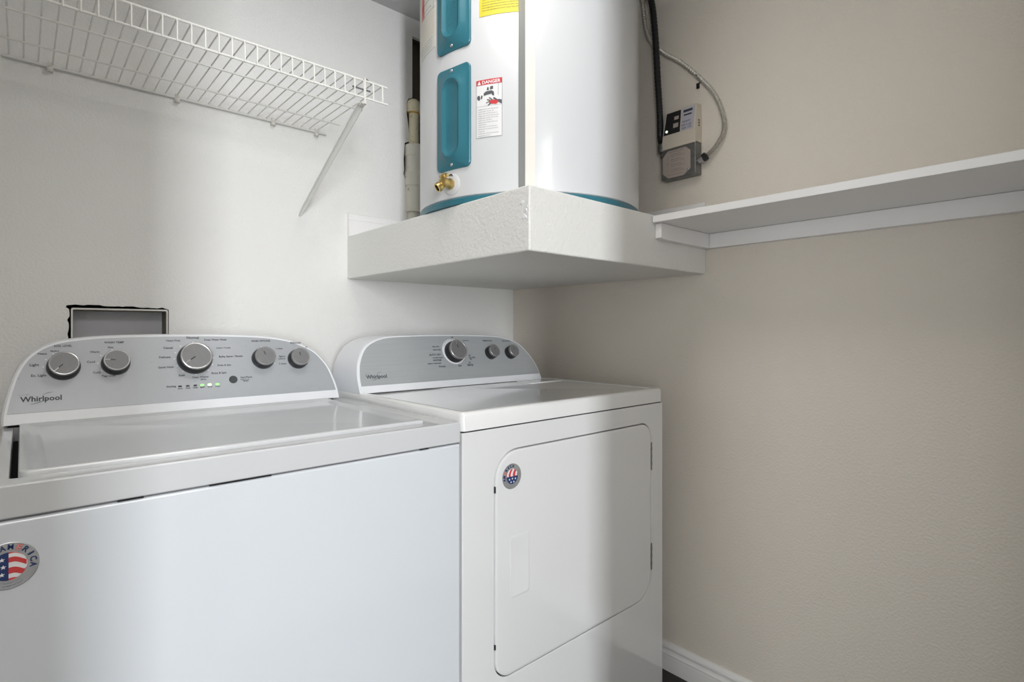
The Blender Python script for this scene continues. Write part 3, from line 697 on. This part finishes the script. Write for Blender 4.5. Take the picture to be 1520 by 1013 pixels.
DO = [(-.3550, -.001), (-.3552, .0200), (-.3540, .0500), (-.3460, .0877), (-.3266, .1253), (-.3040, .1465), (-.2683, .1625), (-.2158, .1705), (-.0639, .1738), (.1384, .1705), (.2192, .1610), (.2788, .1370), (.3160, .0960), (.3370, .0529), (.3435, .0156), (.3440, -.001)]
dcon, DF = console(dryer, -.33, .914, -.265, 1.068, -.503, -.150, DO, .0070, .0195, M['face'])
b_ = B(); box(b_, (-.835, -.324, .9108), (-.170, -.16, .9139)); obj('console_gap', b_, M['dark'], dryer)
dt = lambda u, v: DF(u, v, .0016)
b_ = B(); p0 = Vector(DF(-.0126, .113, .0012)); ax = Vector(DF(0, 0, 1))-Vector(DF(0, 0, 0)); lathe(b_, [(.043, 0), (.0425, .0008), (.034, .0010)], p0, ax, 48); obj('timer_dial', b_, M['rim'], dcon)
knob(dcon, DF, -.0126, .110, .0320, .030, math.radians(100)); knob(dcon, DF, .136, .103, .0210, .028, math.radians(75), skirt=1.08); knob(dcon, DF, .2234, .101, .0210, .028, math.radians(95), skirt=1.08)
logo(dcon, dt, -.3300, .0400, .0640)
b_ = B()
def T2(s, u, v, w): text(b_, s, dt, u, v, width=w, bold=.0003)
T2('TEMPERATURE', .1150, .1455, .0420); T2('END SIGNAL', .2030, .1435, .0380); T2('AUTO DRY', -.1080, .1010, .0450); T2('Wrinkle Shield', -.0980, .0920, .0380); T2('normal', -.0980, .0830, .0300)
T2('ENERGY PREFERRED', -.1200, .0735, .0500); T2('more dry', -.0900, .1180, .0300); T2('very dry', -.0900, .1290, .0260); T2('off', -.0100, .1590, .0080); T2('timed dry', .0330, .1480, .0250); T2('60', .0420, .0950, .0080); T2('40', .0440, .0820, .0080)
T2('air only', .0420, .0880, .0255); T2('20', .0350, .0700, .0080); T2('less', -.0080, .0620, .0120); T2('damp', .0277, .0620, .0240); T2('Wrinkle', -.0830, .0620, .0260); T2('high', .1700, .1060, .0080)
obj('printed_lettering', b_, M['print'], dcon, recalc=False)
b_ = B()
for k in range(26):
    a = math.radians(-75 + k*9); R0, R1 = .0375, .0415
    flatpoly(b_, [(-.0126 + r_*math.cos(a+d_), .113 + r_*math.sin(a+d_)) for r_, d_ in ((R0, -.02), (R1, -.02), (R1, .02), (R0, .02))], lambda u, v: DF(u, v, .0024))
obj('printed_ticks', b_, M['printg'], dcon, recalc=False)

# ================================================================ CONTROL BOX AND CONDUITS (right wall)
cb = thing('leak_alarm_box', (-.02, -.803, 1.556), 'beige control unit on a square metal junction box on the right wall', 'control box')
ya, yb = -.745, -.859  # left / right in the picture
b_ = B(); box(b_, (-.0375, yb, 1.5590), (-.001, ya+.004, 1.660)); jb = obj('junction_box', b_, M['galv'], cb, bev=.003, seg=2)
b_ = B(); pr = [(-.001, 1.653), (-.0400, 1.653), (-.0415, 1.690), (-.033, 1.768), (-.029, 1.773), (-.001, 1.775)]
loft(b_, [[(x, y - (.010*max(0, z-1.655)/.12 if y == ya+.001 else 0), z) for x, z in pr] for y in (ya+.001, yb)]); cv = obj('cover', b_, M['beige'], cb, bev=.002, seg=2)
# octagonal label on the junction box
ff = lambda u, v, t=0: (-.0385-t, ya-.002-u, v)   # u to the right in the picture
oc = [(.000, 1.578), (.020, 1.561), (.072, 1.561), (.096, 1.578), (.096, 1.632), (.080, 1.646), (.018, 1.646), (.000, 1.628)]
b_ = B(); loft(b_, [[ff(u, v, 0) for u, v in oc], [ff(u, v, .0008) for u, v in oc]]); lbp = obj('face_label', b_, M['facelabel'], cb)
b_ = B(); g = lambda u, v: ff(u, v, .0013)
rows = [('DANGER: shock', 'power must be off'), ('Lighted green', 'system is ready'), ('Flashing red', 'water is present'), ('To reset push', 'the button twice')]
for i, (a, c_) in enumerate(rows):
    text(b_, a, g, .030, 1.631-i*.0155, width=.034, height=.0030); text(b_, c_, g, .030, 1.6255-i*.0155, width=.046, height=.0030)
quad(b_, .0185, 1.580, .0190, 1.634, g); quad(b_, .010, 1.606, .026, 1.6065, g); text(b_, 'for service see the instruction sheet', g, .014, 1.569, width=.056, height=.0028); text(b_, 'WATER ALARM', g, .022, 1.6385, width=.050, height=.0034)
obj('label_print', b_, M['printb'], lbp, recalc=False)
b_ = B(); lathe(b_, [(.0045, 0), (.0045, .001), (.003, .0024)], (-.038, ya-.088, 1.576), (-1, 0, 0), 12); obj('screw', b_, M['knobring'], jb)
# sloping face labels: w 0..1 across, h 0..1 up the slope
P0 = Vector((-.0417, ya, 1.690)); P1 = Vector((-.0332, ya, 1.768)); dn = (P1-P0); nn_ = Vector((-dn.z, 0, dn.x)).normalized()
def fs(w_, h_, t=.0006): q = P0 + dn*h_ + nn_*t; return (q.x, ya-.002 - w_*.110, q.z)
b_ = B(); flatpoly(b_, [(.04, .08), (.56, .08), (.56, .97), (.11, .97)], fs); obj('black_panel', b_, M['black'], cv)
b_ = B(); flatpoly(b_, [(.58, .08), (.96, .08), (.99, .98), (.60, .98)], fs); obj('maker_sticker', b_, M['lav'], cv)
f2 = lambda a, c_: fs(a, c_, .0012)
b_ = B(); quad(b_, .64, .80, .92, .90, f2); quad(b_, .66, .66, .90, .72, f2); text(b_, 'sensor', f2, .62, .40, width=.26, height=.10); text(b_, 'made to code', f2, .60, .26, width=.30, height=.09); text(b_, 'type 120', f2, .62, .14, width=.28, height=.09); obj('label_print', b_, M['print'], cv, recalc=False)
b_ = B(); quad(b_, .36, .62, .50, .76, f2); quad(b_, .34, .30, .50, .48, f2); obj('white_print', b_, M['facelabel'], cv, recalc=False)
b_ = B(); lathe(b_, [(.004, 0), (.004, .001), (.001, .003)], fs(.14, .22, .001), nn_, 12); lo = obj('status_light', b_, mat('white_green_light', (.7, 1, .7), .4, emit=((.7, 1, .7), 1.0)), cv)
b_ = B()
for k in range(3): box(b_, (-.022, yb-.0006, 1.705+k*.008), (-.014, yb+.001, 1.710+k*.008))
obj('side_vent', b_, M['printb'], cv)
# black flexible conduit
bk = [(-.0325, -.668, ZC), (-.0325, -.6995, 2.1537), (-.0325, -.7147, 2.0388), (-.0325, -.7246, 1.8841), (-.0325, -.7321, 1.7743), (-.0325, -.7345, 1.6985), (-.028, -.7385, 1.672)]
b_ = B(); pts = spline(bk, 40); tube(b_, pts, [.0100 + .0005*math.sin(i*PI/2) for i in range(len(pts))], 14)
bc = thing('black_conduit', (-.030, -.70, 1.66), 'thick black flexible conduit dropping to the control box beside the heater', 'conduit')
obj('hose', b_, M['black'], bc, smooth=True)
b_ = B(); lathe(b_, [(.0150, 0), (.0150, .020), (.0135, .022), (.0135, .026)], (-.028, -.7395, 1.650), (0, .06, 1), 20); obj('ferrule', b_, M['galv'], bc, smooth=True)
b_ = B(); tube(b_, [(-.028, -.740, 1.650), (-.027, -.742, 1.640), (-.025, -.7465, 1.632)], .0085, 12); lathe(b_, [(.0125, 0), (.0125, .006)], (-.026, -.7420, 1.641), (0, -.6, -.8), 6); obj('elbow_connector', b_, M['galv'], bc, smooth=False)
# corrugated metal conduit
fx_ = [(-.0090, -.640, ZC), (-.0090, -.6498, 2.1825), (-.0090, -.6629, 2.0877), (-.0090, -.6863, 2.0296), (-.0090, -.7341, 1.9764), (-.0090, -.7942, 1.9242), (-.0090, -.8624, 1.8484), (-.0090, -.9057, 1.7876), (-.0090, -.9309, 1.7202), (-.0090, -.9329, 1.6702), (-.015, -.9099, 1.6305), (-.017, -.887, 1.6120)]
mc = thing('metal_conduit', (-.014, -.80, 1.61), 'corrugated metal conduit curving down the right wall to the control box', 'conduit')
b_ = B(); pts = spline(fx_, 44); tube(b_, pts, [.0060 + .0014*math.sin(i*PI/2) for i in range(len(pts))], 10); obj('armour', b_, M['flex'], mc, smooth=True)
b_ = B(); lathe(b_, [(.0125, 0), (.0125, .010), (.0105, .011)], (-.019, -.875, 1.6045), (0, -.88, .47), 16); obj('black_bushing', b_, M['black'], mc)
b_ = B(); lathe(b_, [(.0085, 0), (.0085, .012), (.0115, .0125), (.0115, .017)], (-.020, yb-.0005, 1.598), (0, -1, .30), 16); obj('connector', b_, M['knobring'], mc)
# conduit clip
b_ = B(); q = Vector((-.010, -.8560, 1.8555)); tube(b_, [q+Vector((.012, .006, .009)), q+Vector((-.004, .008, .010)), q+Vector((-.0115, .001, .001)), q+Vector((-.004, -.006, -.0075)), q+Vector((.010, .004, -.012))], .0022, 6)
cl = obj('strap', b_, M['galv'], mc); b_ = B(); box(b_, (-.005, -.852, 1.827), (-.001, -.843, 1.843)); lathe(b_, [(.003, 0), (.003, .003)], (-.005, -.8475, 1.834), (-1, 0, 0), 10); obj('strap_tab', b_, M['black'], mc)

# printing too small to pick apart stays joined
for o in D.objects:
    k = o.name.split('.')[0]
    if k in ('label_print', 'red_print', 'orange_print', 'white_print', 'pink_print', 'printed_lettering', 'printed_dots', 'printed_ticks', 'moulded_lettering', 'logo_swoosh', 'logo_lettering', 'lettering', 'flag_emblem'): o['kind'] = 'stuff'
